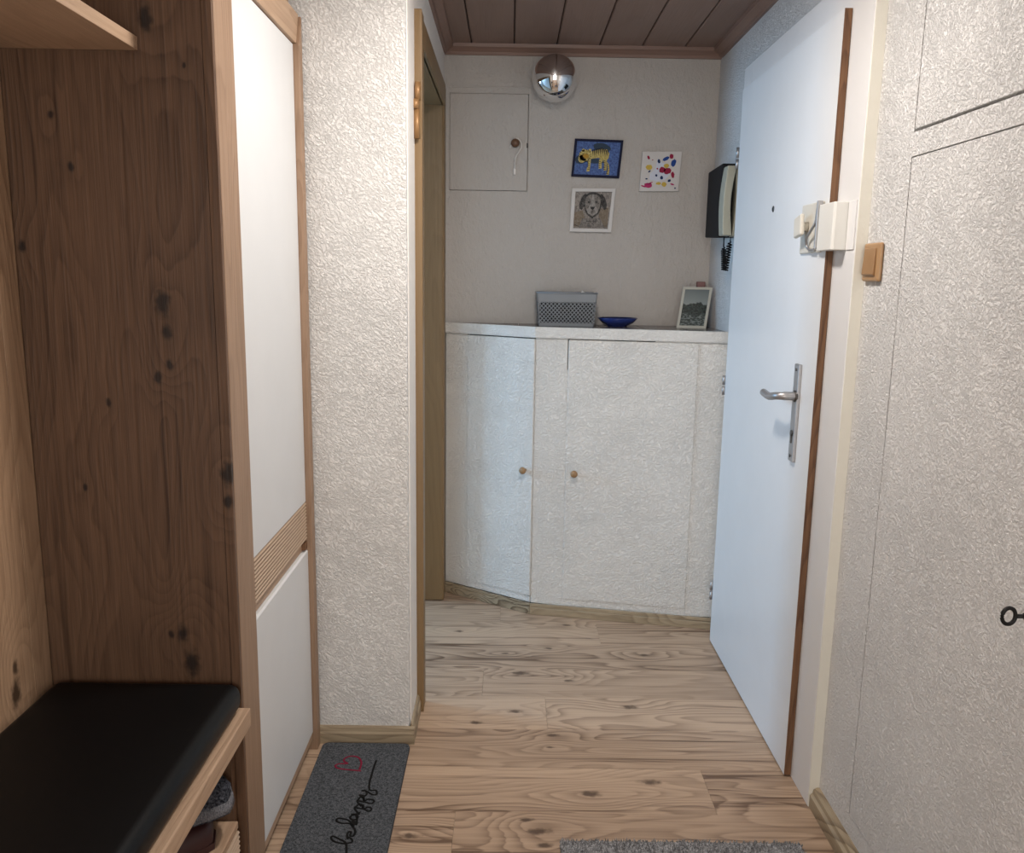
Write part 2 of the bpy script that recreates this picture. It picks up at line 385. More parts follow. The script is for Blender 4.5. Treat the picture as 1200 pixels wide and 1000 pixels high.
# door wall on the left: doorway opening y 2.49..3.375, z 0..2.0
b = MB()
OY0, OY1, OZ = 2.485, 3.375, 2.012
for u0, u1, z0, z1 in cells([YP+.1, YB], [0, CZ], [(OY0, OY1, 0, OZ)]): b.box(XL-.14, XL, u0, u1, z0, z1)
b.box(-.412, XL, YP+.02, YP+.1, 0, CZ)
struct(b.build('wall_left', 'wall_side'))
struct(MB().box(XN, XL-.003, YP, YP+.12, 0, CZ).build('wall_pillar', 'wall_pillar', bevel=.006, segs=3))
struct(MB().box(XN-.1, XN, YN, YP+.12, 0, CZ).build('wall_niche', 'wall_white'))
struct(MB().box(XN-.1, XR+.1, YN-.1, YN, 0, CZ).build('wall_rear', 'wall_white'))
# side room
b = MB()
for u0, u1, z0, z1 in cells([2.3, 4.6], [0, CZ], [(3.05, 3.75, .9, 2.1)]): b.box(-3.1, -3.0, u0, u1, z0, z1)
struct(b.build('wall_side_room_far', 'frame_white'))
struct(MB().box(-3.1, XL-.14, 4.5, 4.6, 0, CZ).box(-.45, XL-.14, 3.6, 4.5, 0, CZ).build('wall_side_room_back', 'frame_white'))
struct(MB().box(-3.1, XN-.1, 2.28, 2.38, 0, CZ).build('wall_side_room_front', 'frame_white'))
wn = sroot('window_1', (-3.05, 3.4, .9))
MB().box(-3.06, -3.01, 3.051, 3.10, .901, 2.099).box(-3.06, -3.01, 3.70, 3.749, .901, 2.099).box(-3.06, -3.01, 3.10, 3.70, .901, .95).box(-3.06, -3.01, 3.10, 3.70, 2.05, 2.099).build('window_frame', 'door_white', wn, bevel=.004)

# ------------------------------------------------------------------ baseboards
def board_profile(t, h): return [(0, 0), (t, 0), (t, h*.62), (t*.72, h*.72), (t*.66, h*.9), (t*.3, h), (0, h)]
def base_y(name, x, sgn, y0, y1, t=.016, h=.055):
    return struct(MB().prism([(x+sgn*u, v) for u, v in board_profile(t, h)], y0, y1, 'Y').build(name, 'skirt_y'))
def base_x(name, y, x0, x1, t=.016, h=.055):
    return struct(MB().prism([(y-u, v) for u, v in board_profile(t, h)], x0, x1, 'X').build(name, 'skirt'))
base_y('baseboard_right', XN2, -1, YN, DY0-.005, .024, .055)
base_y('baseboard_door', XL, 1, YP-.0, 2.436, .012, .058)
base_x('baseboard_pillar', YP, -.54, XL+.012, .014, .052)

# ------------------------------------------------------------------ entrance door
LX = .777; FX = .797
d1 = sroot('door_1', (LX, 2.55, 0))
fr = MB()
fr.box(FX, XR+.05, DY0, 2.135, 0, DZ1).box(FX, XR+.05, 2.965, DY1, 0, DZ1).box(FX, XR+.05, 2.135, 2.965, 1.955, DZ1)
fo = fr.build('door_frame', 'frame_white', d1, bevel=.0015)
MB().prism([(XN2-.0003, 0), (FX+.001, 0), (FX+.001, DZ1), (XN2-.0003, DZ1)], DY0-.004, DY0-.0002, 'Y').build('casing_edge', 'frame_cream', d1)
lf = MB().mat(0).box(LX, LX+.018, 2.114, 2.99, .006, 1.985).mat(1).box(LX+.0005, LX+.0185, 2.1125, 2.1139, .006, 1.985)
leaf = lf.build('door_leaf', ['door_white', 'edge_brown'], d1)
# backplate, lever, keyhole
hp = MB().box(LX-.009, LX, 2.213, 2.249, .868, 1.133).build('handle_plate', 'steel', leaf, bevel=.002)
kh = MB().lathe([(0, 0), (.009, 0), (.009, .002), (0, .002)], (LX-.0115, 2.231, .945), (1, 0, 0), 16)
kh.box(LX-.0112, LX-.009, 2.2275, 2.2345, .918, .945).build('keyhole', 'dark_steel', leaf)
MB().lathe([(0, 0), (.004, 0), (.004, .002)], (LX-.011, 2.231, 1.118), (1, 0, 0), 10).lathe([(0, 0), (.004, 0), (.004, .002)], (LX-.011, 2.231, .883), (1, 0, 0), 10).build('screw', 'dark_steel', leaf)
pth = spline([(LX-.008, 2.226, 1.047), (LX-.04, 2.226, 1.047), (LX-.052, 2.235, 1.046), (LX-.056, 2.255, 1.043), (LX-.056, 2.30, 1.036), (LX-.056, 2.352, 1.040)], 5)
MB().tube(pth, [.0115]*6+[.0105]*(len(pth)-6), 14).build('lever', 'steel', leaf)
MB().lathe([(0, 0), (.016, 0), (.015, .006), (.0, .006)], (LX-.012, 2.226, 1.047), (1, 0, 0), 18).build('lever_rose', 'dark_steel', leaf)
MB().lathe([(0, -.003), (.008, -.002), (.0095, 0)], (LX, 2.562, 1.56), (1, 0, 0), 16).mat(1).lathe([(0, -.0035), (.0045, -.003)], (LX, 2.562, 1.56), (1, 0, 0), 12).build('peephole', ['dark_steel', 'black_plastic'], leaf)
for z in (.978, .199, 1.764):
    MB().tube([(LX-.002, 3.0, z-.035), (LX-.002, 3.0, z-.004)], .006, 10).tube([(LX-.002, 3.0, z+.001), (LX-.002, 3.0, z+.035)], .006, 10).build('hinge', 'steel', d1)
# surface lock
lk = thing('surface_lock', (LX, 2.2, 1.43), 'cream surface-mounted door bolt with turning knob above the lever handle', 'lock')
MB().box(LX-.006, LX-.0002, 2.140, 2.290, 1.422, 1.548).build('mounting_plate', 'cream_plastic', lk, bevel=.003)
kn = MB().prism([(2.208, 1.468), (2.262, 1.460), (2.268, 1.512), (2.216, 1.523)], LX-.034, LX-.022, 'X')
kn.build('turning_knob', 'cream_plastic', lk, bevel=.005, segs=3)
MB().lathe([(0, 0), (.012, 0), (.012, .026), (0, .026)], (LX-.031, 2.238, 1.490), (1, 0, 0), 16).build('knob_spindle', 'cream_plastic', lk)
bar = spline([(LX-.016, 2.142, 1.545), (LX-.018, 2.146, 1.50), (LX-.02, 2.165, 1.480), (LX-.018, 2.205, 1.460), (LX-.012, 2.215, 1.440), (LX-.010, 2.195, 1.430), (LX-.012, 2.160, 1.430)], 5)
MB().tube(bar, .0035, 8).build('security_bow', 'steel', lk)
MB().box(LX-.020, LX-.006, 2.136, 2.144, 1.43, 1.548).build('bolt_housing', 'steel', lk, bevel=.002)
st = MB().prism([(LX-.016, 2.040), (LX-.010, 2.036), (LX+.0195, 2.036), (LX+.0195, 2.1105), (LX-.001, 2.1105), (LX-.001, 2.135), (LX-.016, 2.135)], 1.425, 1.537)
st.build('strike_box', 'white_plastic', lk, bevel=.002)
MB().box(FX-.003, FX-.0003, 1.990, 2.034, 1.425, 1.537).build('strike_plate', 'frame_white', lk, bevel=.001)

# ------------------------------------------------------------------ left doorway (no leaf hung)
d2 = sroot('door_2', (XL, 2.93, 0))
near = MB().prism([(XL-.001, 2.436), (-.2505, 2.436), (-.2525, 2.452), (-.2525, 2.505), (-.262, 2.509), (XL-.145, 2.509), (XL-.145, 2.4865), (XL-.001, 2.4865)], .0, 2.062)
near.build('jamb', 'frame_beech', d2, bevel=.002)
far = MB().prism([(XL+.0005, 3.425), (-.2605, 3.425), (-.2605, 3.357), (-.27, 3.352), (XL-.145, 3.352), (XL-.145, 3.374), (XL+.0005, 3.374)], .004, 2.062)
far.build('jamb', 'frame_beech', d2, bevel=.002)
hd = MB().prism([(2.506, 1.988), (3.357, 1.988), (3.357, 2.0105), (2.506, 2.0105)], XL-.145, -.2635, 'X')
hd.box(XL+.0005, -.2565, 2.505, 3.357, 1.988, 2.062)
hd.build('head_lining', 'frame_beech', d2, bevel=.002)
hg = thing('hinge_sleeve', (-.262, 2.415, 1.72), 'copper coloured lift-off hinge on the doorway frame at left', 'hinge')
MB().tube([(-.2645, 2.424, 1.722), (-.2645, 2.424, 1.80)], .0085, 12).build('lower_knuckle', 'brass', hg)
MB().tube([(-.262, 2.424, 1.823), (-.262, 2.424, 1.87)], .0085, 12).build('upper_knuckle', 'brass', hg)
MB().tube([(-.268, 2.423, 1.800), (-.268, 2.423, 1.825)], .0115, 12).build('collar', 'brass', hg)
MB().box(-.272, -.258, 2.430, 2.4355, 1.74, 1.86).build('hinge_plate', 'brass', hg)

# ------------------------------------------------------------------ hatch in the back wall
ht = thing('meter_hatch', ((HX0+HX1)/2, YB, HZ0), 'plastered wall hatch with dark knob beside the doorway', 'hatch')
MB().box(HX0+.0012, HX1-.0026, YB-.0035, YB+.02, HZ0+.002, HZ1-.0014).build('hatch_panel', 'hatch_plaster', ht, bevel=.001)
MB().lathe([(0, -.030), (.008, -.0295), (.0155, -.024), (.0175, -.016), (.014, -.008), (.007, -.005), (.007, 0)], (.011, YB-.003, 1.874), (0, 1, 0), 20).build('knob', 'knob_wood', ht)
hk = thing('shoehorn', (.03, YB-.02, 1.75), 'small cloudy white plastic hook hanging from the hatch knob', 'hook')
hp_ = spline([(-.012, YB-.009, 1.855), (-.004, YB-.012, 1.866), (.011, YB-.013, 1.892), (.030, YB-.012, 1.885), (.036, YB-.010, 1.862), (.026, YB-.008, 1.842), (.013, YB-.008, 1.818), (.011, YB-.008, 1.79), (.010, YB-.008, 1.778)], 5)
MB().tube(hp_, .0042, 8).build('hook_wire', 'clear', hk)
MB().box(.0045, .0165, YB-.0135, YB-.0045, 1.752, 1.779).build('hook_grip', 'clear', hk, bevel=.003)
hk.name = 'plastic_hook'
MB().box(HX1-.006, HX1-.0008, YB-.006, YB-.0034, 1.858, 1.876).build('latch', 'iron', ht)

# ------------------------------------------------------------------ corner cupboard
A = (-.268, 3.462); B = (.098, 3.226); C = (.812, 3.098)
AB = math.hypot(B[0]-A[0], B[1]-A[1]); BC = math.hypot(C[0]-B[0], C[1]-B[1])
cb = thing('corner_cupboard', (.25, 3.3, 0), 'low roughcast corner cupboard with two doors and tiled top', 'cupboard')
TD = .022; ZT = 1.152
g = MB()
g.fbox(A, B, 0, .110, .045, 1.122, .010, .010+TD)          # left stile
g.fbox(A, B, .110, AB-.006, .045, .070, .010, .010+TD)    # bottom rail
g.fbox(B, C, .002, .126, .045, 1.122, .010, .010+TD)         # pilaster
g.fbox(B, C, .126, .620, .045, .068, .010, .010+TD)
g.fbox(B, C, .620, BC, .045, 1.122, .010, .010+TD)
def off(P, Q, s, d):
    L = math.hypot(Q[0]-P[0], Q[1]-P[1]); ux, uy = (Q[0]-P[0])/L, (Q[1]-P[1])/L
    return (P[0]+ux*s-uy*d, P[1]+uy*s+ux*d)
body = g.build('carcass', 'cab_plaster', cb, bevel=.003, segs=2)
# plastered rim around the worktop
a0, b0, c0 = off(A, B, 0, .0), (B[0], B[1]+.0), off(B, C, BC, .0)
a1, c1_ = off(A, B, 0, .017), off(B, C, BC, .017); b1 = (B[0]+.007, B[1]+.017)
a1 = (a1[0] if a1[0] > XL+.004 else XL+.004, a1[1])
MB().prism([a0, b0, c0, c1_, b1, a1], 1.120, 1.1625).build('rim', 'cab_plaster', cb, bevel=.004, segs=3)
inner = [(XL+.005, 3.494), (XL+.005, a1[1]+.001), (b1[0], b1[1]+.001), (XR-.004, c1_[1]+.001), (XR-.004, 3.494)]
MB().prism(inner, 1.120, ZT).build('worktop_bed', 'grout', cb)
gx0 = .185-.158*4
for i in range(9):
    for j in range(4):
        x0, y0 = gx0+.161*i, 3.345-.158*(2-j)
        p = inner
        for ax, v, kl in ((0, x0+.0015, False), (0, x0+.1595, True), (1, y0+.0015, False), (1, y0+.1565, True)):
            p = clip(p, ax, v, kl)
            if len(p) < 3: break
        if len(p) >= 3:
            MB().prism(p, ZT, ZT+.0085).build('tile', 'tile', cb)
# doors
dl = MB().fbox(A, B, .113, AB-.004, .073, 1.116, .006, .006+TD).build('door', 'cab_plaster', cb, bevel=.004)
dr = MB().fbox(B, C, .129, .617, .071, 1.117, .008, .008+TD).build('door', 'cab_plaster', cb, bevel=.004)
k1 = off(A, B, .399, .006); k2 = off(B, C, .166, .008)
def nrm(P, Q):
    L = math.hypot(Q[0]-P[0], Q[1]-P[1]); return ((Q[1]-P[1])/L, -(Q[0]-P[0])/L, 0)
for kp, nn, z, par in ((k1, nrm(A, B), .596, dl), (k2, nrm(B, C), .596, dr)):
    MB().lathe([(.006, 0), (.006, .010), (.012, .014), (.0145, .020), (.013, .026), (.007, .029), (0, .0295)], (kp[0], kp[1], z), nn, 20).build('knob', 'knob_light', par)
# interior shadow board so the slits read dark
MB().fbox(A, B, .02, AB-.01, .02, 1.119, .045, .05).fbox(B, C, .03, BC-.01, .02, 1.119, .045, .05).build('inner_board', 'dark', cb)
for (P_, Q_, *r_) in ((B, C, .456, .622, 1.1165, 1.1222, .010, .03), (B, C, .1255, .1292, .068, 1.0, .0095, .03), (B, C, .6168, .6205, .0675, 1.1162, .0090, .03), (B, C, .1295, .6165, .0675, .0712, .0095, .03), (A, B, .1095, .1132, .0695, 1.08, .0085, .03), (A, B, .1135, AB-.03, .0695, .0732, .0085, .03)):
    MB().fbox(P_, Q_, *r_).build('joint_filler', 'cab_plaster', cb)
# skirting of the cupboard
for P, Q, s0, s1 in ((A, B, -.004, AB-.0005), (B, C, .0005, BC)):
    ux = ((Q[0]-P[0])/math.hypot(Q[0]-P[0], Q[1]-P[1]), (Q[1]-P[1])/math.hypot(Q[0]-P[0], Q[1]-P[1]))
    q = MB().fbox(P, Q, s0, s1, 0, .030, -.004, .009).fbox(P, Q, s0, s1, .030, .045, .000, .009)
    q.build('skirting', 'skirt', cb, bevel=.002)

# ------------------------------------------------------------------ closet doors in the right wall
cl = thing('wall_closet', (XN2, 1.2, .1), 'flush roughcast closet in the right wall, upper and lower door', 'closet')
MB().box(XN2-.001, XN2+.028, CY0+.003, CY1-.0045, .108, 1.604).build('door', 'wall_white', cl, bevel=.001)
MB().box(XN2-.001, XN2+.028, CY0+.003, CY1-.0045, 1.6605, 2.197).build('door', 'wall_white', cl, bevel=.001)
for za, zb in ((.22, .62), (.80, .98), (1.22, 1.36), (1.93, 2.19)):
    MB().box(XN2+.0013, XN2+.02, CY1-.0046, CY1+.0002, za, zb).build('joint_filler', 'wall_white', cl)
ky = thing('closet_key', (XN2-.03, 1.23, .86), 'black iron key in the right-hand closet door', 'key')
ring = [(XN2-.034+.0105*math.cos(t*math.pi/12), 1.242, .838+.0135*math.sin(t*math.pi/12)) for t in range(25)]
MB().tube(ring, .0032, 8, caps=False).build('bow', 'iron', ky)
MB().tube([(XN2-.0235, 1.242, .838), (XN2-.001, 1.242, .838)], .0035, 10).build('shaft', 'iron', ky)
MB().lathe([(0, 0), (.0055, 0), (.0055, .004), (0, .004)], (XN2-.010, 1.242, .838), (1, 0, 0), 12).build('collar', 'iron', ky)

# ------------------------------------------------------------------ light switch
sw = thing('light_switch', (XN2, 1.93, 1.395), 'tan rocker light switch between door frame and closet', 'switch')
MB().box(XN2-.011, XN2-.0005, 1.886, 1.972, 1.352, 1.438).build('surround', 'tan', sw, bevel=.006, segs=3)
MB().prism([(XN2-.011, 1.364), (XN2-.017, 1.368), (XN2-.014, 1.426), (XN2-.011, 1.427)], 1.902, 1.961, 'Y').build('rocker', 'tan2', sw, bevel=.002)

# ------------------------------------------------------------------ globe lamp
gl = thing('globe_lamp', (.158, 3.499, 2.102), 'mirrored chrome globe lamp high on the back wall', 'lamp')
MB().ball((.158, 3.40, 2.102), .0870, 48, 32).build('globe', 'chrome', gl)
MB().lathe([(0, 0), (.045, 0), (.045, .026), (0, .026)], (.158, 3.474, 2.102), (0, 1, 0), 24).build('wall_mount', 'chrome', gl)
nl = thing('hall_ceiling_lamp', (.12, 1.76, 2.2), 'small round white ceiling lamp above the hallway', 'lamp')
MB().lathe([(0, 0), (.085, 0), (.11, .012), (.115, .064), (0, .064)], (.12, 1.76, CZ-.065), (0, 0, 1), 32).build('housing', 'white_plastic', nl)

# ------------------------------------------------------------------ pictures on the back wall
def pw(px, py, d=0.0):
    x = .250+.00341*(px-674)-.00006*(py-163); z = 1.896-.00325*((py-163)-.018*(px-674)); return (x, YB-d, z)
def crop(cx, cy): return 660+cx/7.14, 150+cy/7.14
def flatpoly(mb, pts, d, base=None):
    V = [pw(*crop(*p), d) for p in pts]; mb.add(V, [tuple(range(len(V)))])
def blob(cx, cy, rx, ry, ang=0, n=12, wob=0):
    o = []
    for i in range(n):
        t = 2*math.pi*i/n; r = 1+wob*random.uniform(-1, 1)
        x, y = rx*r*math.cos(t), ry*r*math.sin(t); o.append((cx+x*math.cos(ang)-y*math.sin(ang), cy+x*math.sin(ang)+y*math.cos(ang)))
    return o
def slab(mb, quad, d0, d1):
    V = [pw(*crop(*p), d0) for p in quad]+[pw(*crop(*p), d1) for p in quad]
    mb.add(V, [(0, 1, 2, 3), (7, 6, 5, 4), (0, 4, 5, 1), (1, 5, 6, 2), (2, 6, 7, 3), (3, 7, 4, 0)])
def ringframe(mb, q, t, d0, d1):
    c = (sum(p[0] for p in q)/4, sum(p[1] for p in q)/4)
    inn = [(p[0]+(t if p[0] < c[0] else -t), p[1]+(t if p[1] < c[1] else -t)) for p in q]
    for i in range(4):
        j = (i+1) % 4
        slab(mb, [q[i], q[j], inn[j], inn[i]], d0, d1)
    return inn
MAT['print_blue'] = (lambda t: t.done(t.mix(t.mr(t.noise(t.pos(), 120, 4, .7), .35, .68), (.012, .035, .16), (.075, .165, .42)), .6))(NT('painted_blue'))
MAT['print_yellow'] = (lambda t: t.done(t.mix(t.mr(t.noise(t.pos(), 150, 3), .3, .7), (.33, .25, .05), (.62, .50, .17)), .6))(NT('painted_yellow'))
MAT['print_dark'] = flat('painted_dark', (.02, .022, .028))
MAT['print_hill'] = flat('painted_hill', (.035, .055, .085))
MAT['navy_frame'] = plain('navy_frame', (.004, .006, .03), .6, spec=.2)
MAT['white_frame'] = plain('white_picture_frame', (.58, .555, .53), .5)
MAT['canvas'] = flat('white_canvas', (.60, .57, .545))
MAT['p_red'] = flat('paint_red', (.28, .015, .05)); MAT['p_blue'] = flat('paint_blue', (.02, .06, .24)); MAT['p_yel'] = flat('paint_yellow', (.55, .38, .07))
MAT['p_magenta'] = flat('paint_magenta', (.40, .03, .12)); MAT['p_navy'] = flat('paint_navy', (.012, .03, .10)); MAT['p_white'] = flat('paint_bluish_white', (.60, .62, .70))
def sketch(name, a, b_, sc):
    t = NT(name); return t.done(t.mix(t.mr(t.noise(t.vmath('MULTIPLY', t.pos(), (1, 1, .5)), sc, 4, .7, 1.5), .38, .60), a, b_), .8)
MAT['sk_mid'] = sketch('sketch_mid', (.09, .08, .075), (.27, .24, .21), 110)
MAT['sk_bg'] = sketch('sketch_background', (.17, .15, .135), (.34, .30, .265), 90)
MAT['sk_tan'] = sketch('sketch_tan', (.15, .115, .08), (.24, .19, .14), 70)
MAT['sk_dark'] = sketch('sketch_dark', (.012, .011, .011), (.075, .068, .062), 130)
MAT['sk_light'] = sketch('sketch_light', (.20, .185, .17), (.36, .33, .30), 110)

# tiger
pt = thing('tiger_painting', pw(702, 187, .01), "child's yellow tiger on blue, in a dark navy frame", 'painting')
q = [(98, 93), (502, 108), (483, 428), (80, 412)]
mb = MB(); inn = ringframe(mb, q, 19, .0005, .014); mb.build('picture_frame', 'navy_frame', pt, bevel=.001)
mb = MB(); slab(mb, inn, .0005, .008)
flatpoly(mb.mat(4), blob(325, 170, 75, 40, .2, 16, .08), .0083)        # dark hill behind the back
flatpoly(mb, blob(160, 265, 55, 40, -.2), .0083)
flatpoly(mb, blob(265, 280, 95, 22, .1), .0083)
L = mb.mat(2)
flatpoly(L, [(165, 212), (240, 200), (330, 178), (370, 185), (392, 215), (385, 262), (345, 275), (300, 255), (245, 262), (200, 255)], .0086)
flatpoly(L, blob(190, 232, 52, 50, 0, 18, .04), .0087)
flatpoly(L, blob(165, 262, 32, 34, .3), .0087)
flatpoly(L, blob(172, 190, 13, 13), .0087); flatpoly(L, blob(228, 190, 12, 12), .0087)
flatpoly(L, [(212, 262), (240, 255), (236, 320), (232, 368), (208, 372), (206, 350), (218, 320)], .0087)
flatpoly(L, [(308, 268), (345, 262), (330, 300), (334, 345), (308, 348), (306, 318)], .0087)
flatpoly(L, [(340, 255), (385, 235), (372, 285), (378, 362), (350, 362), (352, 310)], .0087)
flatpoly(L, [(372, 285), (392, 310), (398, 352), (396, 398), (374, 398), (386, 350)], .0086)
K = mb.mat(1)
def stripe(x0, y0, x1, y1, wd=4, dd=.0091):
    dx, dy = x1-x0, y1-y0; l = math.hypot(dx, dy); nx, ny = -dy/l*wd, dx/l*wd
    flatpoly(mb, [(x0+nx, y0+ny), (x1, y1), (x0-nx, y0-ny)], dd)
for i in range(11): stripe(250+i*13, 184-i*2.4+(i > 6)*(i-6)*9, 256+i*11.5, 252-i*1+(i > 6)*(i-6)*2, 5.5)
for i in range(14):
    t = math.pi*(-.95+i*.115*1.1); stripe(190+52*math.cos(t), 232+50*math.sin(t), 190+32*math.cos(t), 232+30*math.sin(t), 3)
for i in range(5): stripe(210, 280+i*17, 236, 286+i*17, 3.5); stripe(308, 285+i*13, 334, 291+i*13, 3)
for i in range(6): stripe(348, 280+i*14, 378, 286+i*14, 3.5); stripe(374, 310+i*15, 398, 316+i*15, 4)
for i in range(3): stripe(138+i*8, 262+i*12, 150+i*8, 266+i*10, 2)
flatpoly(K, blob(176, 252, 5, 4), .0091); flatpoly(K, blob(146, 274, 5, 3), .0091); flatpoly(K, blob(205, 222, 5, 4), .0091); flatpoly(K, blob(172, 224, 5, 4), .0091)
flatpoly(mb.mat(3), blob(195, 238, 26, 22, 0, 14, .1), .0089)
MAT['p_orange'] = flat('paint_ochre', (.42, .24, .04))
mb.build('canvas', ['print_blue', 'print_dark', 'print_yellow', 'p_orange', 'print_hill'], pt)
# dog drawing
pd = thing('dog_drawing', pw(697, 248, .01), 'pencil drawing of a shaggy small dog in white frame', 'picture')
q = [(92, 512), (460, 516), (440, 895), (86, 888)]
mb = MB(); inn = ringframe(mb, q, 30, .0005, .015); mb.build('picture_frame', 'white_frame', pd, bevel=.001)
mb = MB(); slab(mb, inn, .0005, .007)
flatpoly(mb.mat(1), [(122, 720), (190, 700), (215, 780), (200, 850), (122, 840)], .0073)
flatpoly(mb, [(330, 690), (410, 680), (405, 850), (330, 850)], .0073)
flatpoly(mb.mat(2), [(190, 770), (340, 770), (385, 855), (165, 850)], .0074)
D = mb.mat(3)
HEAD = [(205, 575), (235, 553), (272, 547), (310, 553), (342, 575), (352, 620), (345, 680), (325, 735), (275, 775), (225, 738), (203, 685), (196, 620)]
flatpoly(D, HEAD, .0077)
flatpoly(mb.mat(2), [(cx_*.84+272*.16, cy_*.84+660*.16) for cx_, cy_ in HEAD], .0079)
flatpoly(mb.mat(3), [(212, 560), (196, 566), (176, 600), (160, 650), (164, 690), (182, 700), (200, 670), (212, 615)], .0085)
flatpoly(mb, [(336, 560), (352, 566), (374, 598), (392, 648), (390, 690), (372, 702), (352, 672), (338, 615)], .0085)
flatpoly(mb.mat(4), [(264, 565), (280, 565), (288, 640), (304, 672), (322, 700), (312, 730), (274, 745), (236, 730), (226, 700), (242, 672), (258, 640)], .0081)
flatpoly(mb.mat(2), [(258, 700), (290, 700), (284, 738), (264, 738)], .0082)
K = mb.mat(3)
flatpoly(K, blob(241, 632, 11, 10, 0, 12, .1), .0084); flatpoly(K, blob(303, 632, 11, 10, 0, 12, .1), .0084)
flatpoly(K, [(253, 672), (293, 672), (287, 690), (273, 700), (259, 690)], .0084)
flatpoly(K, [(271, 698), (275, 698), (275, 716), (271, 716)], .0084); flatpoly(K, [(250, 722), (273, 714), (298, 722), (273, 719)], .0084)
for k in range(70):
    a = random.uniform(0, 6.283); r0 = random.uniform(62, 84)
    x0, y0 = 272+r0*math.cos(a), 662+r0*1.2*math.sin(a)
    K = mb.mat(random.choice((2, 3, 3, 4)))
    stripe(x0, y0, 272+(r0+18)*math.cos(a+.12), 662+(r0+18)*1.2*math.sin(a+.12), 1.6)
for k in range(90):
    x0, y0 = random.uniform(128, 405), random.uniform(770, 850) if k % 2 else random.uniform(560, 850)
    if abs(x0-272) < 85 and y0 < 770: continue
    K = mb.mat(random.choice((2, 3, 4))); a = random.uniform(-.6, .6)+(1.57 if x0 > 330 else .3)
    stripe(x0, y0, x0+22*math.cos(a), y0+22*math.sin(a), 1.3)
K = mb.mat(3); stripe(222, 796, 330, 800, 3); stripe(128, 828, 190, 852, 3)
mb.build('drawing', ['sk_bg', 'sk_tan', 'sk_mid', 'sk_dark', 'sk_light'], pd)
# abstract
pa = thing('abstract_canvas', pw(776, 202, .01), 'small white canvas with red, blue and yellow paint blots', 'painting')
q = [(668, 205), (995, 205), (985, 540), (658, 540)]
mb = MB(); slab(mb, q, .0005, .015)
for (cx, cy, rx, ry, an, mi) in ((720, 255, 10, 17, -.4, 1), (755, 275, 5, 5, 0, 1), (808, 285, 11, 20, -.3, 5), (865, 265, 30, 15, -.5, 2), (910, 245, 17, 22, -.3, 1), (932, 300, 20, 32, .3, 2),
        (727, 337, 27, 23, 0, 3), (733, 372, 12, 7, -.7, 5), (798, 349, 7, 7, 0, 1), (873, 325, 23, 20, 0, 3), (840, 360, 26, 28, .3, 1), (885, 368, 34, 28, -.2, 1), (930, 400, 14, 27, -.2, 1),
        (793, 406, 9, 11, -.6, 5), (838, 425, 13, 16, -.3, 5), (905, 450, 14, 12, -.4, 5), (712, 435, 10, 6, 0, 6), (728, 490, 33, 22, .1, 4), (690, 498, 22, 6, .3, 4), (748, 470, 22, 5, -.4, 4),
        (815, 475, 22, 12, 0, 3), (863, 483, 22, 20, .3, 3), (932, 482, 18, 7, .3, 4), (957, 515, 7, 7, 0, 6)):
    mb.mat(mi); flatpoly(mb, blob(cx, cy, rx, ry, an, 14, .12), .0154)
mb.mat(7)
flatpoly(mb, [(795, 265), (785, 340), (740, 390), (735, 440), (800, 455), (870, 440), (905, 400), (895, 320), (840, 300)], .0152)
mb.build('canvas', ['canvas', 'p_red', 'p_blue', 'p_yel', 'p_magenta', 'p_navy', 'p_navy', 'p_white'], pa)

# ------------------------------------------------------------------ intercom telephone on the right wall
ph = thing('intercom_phone', (XR, 3.22, 1.5), 'black wall intercom with beige handset above cupboard', 'telephone')
MB().prism([(3.135, 1.503), (3.352, 1.512), (3.352, 1.758), (3.135, 1.764)], .757, XR-.001, 'X').build('base_unit', 'black_plastic', ph, bevel=.004)
def arc(xc, n=9):
    o = []
    for i in range(n):
        t = i/(n-1); z = 1.507+(1.748-1.507)*t; o.append((z, math.sin(math.pi*t)))
    return o
pts = arc(0); V = []; F = []
hs = MB()
prof = [(3.062, .7455), (3.062, .7790), (3.120, .7790), (3.120, .7455)]
for z, sn in pts:
    for (yy, xx) in prof: V.append((xx+(.0085*(1-sn))+(.006 if xx > .76 else 0)*(-sn)+(z-1.5)*.02, yy-(.006*sn if yy < 3.1 else 0), z))
for i in range(len(pts)-1):
    for j in range(4): F.append((i*4+j, i*4+(j+1) % 4, (i+1)*4+(j+1) % 4, (i+1)*4+j))
F += [(0, 1, 2, 3), tuple(4*(len(pts)-1)+k for k in (3, 2, 1, 0))]
hs.add(V, F); hs.build('handset', 'beige_plastic', ph, bevel=.004, segs=3)
V = []; F = []
for z, sn in pts:
    for (yy, xx) in ((3.075, .7905), (3.075, .812), (3.12, .812), (3.12, .7905)): V.append((xx+(.006*sn if xx < .8 else 0), yy, z-.002))
for i in range(len(pts)-1):
    for j in range(4): F.append((i*4+j, i*4+(j+1) % 4, (i+1)*4+(j+1) % 4, (i+1)*4+j))
F += [(0, 1, 2, 3), tuple(4*(len(pts)-1)+k for k in (3, 2, 1, 0))]
MB().add(V, F).build('cradle', 'beige_plastic', ph, bevel=.003)
MB().box(.765, .813, 3.1205, 3.1345, 1.508, 1.755).build('cradle_back', 'black_plastic', ph)
def coil(a, b_, turns, r, name):
    a, b_ = Vector(a), Vector(b_); n = turns*10; pts = []
    for i in range(n+1):
        t = i/n; c = a.lerp(b_, t); th = 2*math.pi*turns*t; rr = r*(.6 if t < .05 else 1)
        pts.append(c+Vector((math.cos(th)*rr, math.sin(th)*rr, 0)))
    return pts
cp = [(.772, 3.11, 1.508), (.772, 3.11, 1.47)]+coil((.772, 3.11, 1.465), (.778, 3.11, 1.385), 11, .008, '')
cp2 = [(.796, 3.11, 1.508), (.795, 3.11, 1.49)]+coil((.793, 3.11, 1.485), (.784, 3.11, 1.385), 11, .008, '')
MB().tube(cp, .0026, 6).tube(cp2, .0026, 6).build('coiled_cord', 'black_plastic', ph)

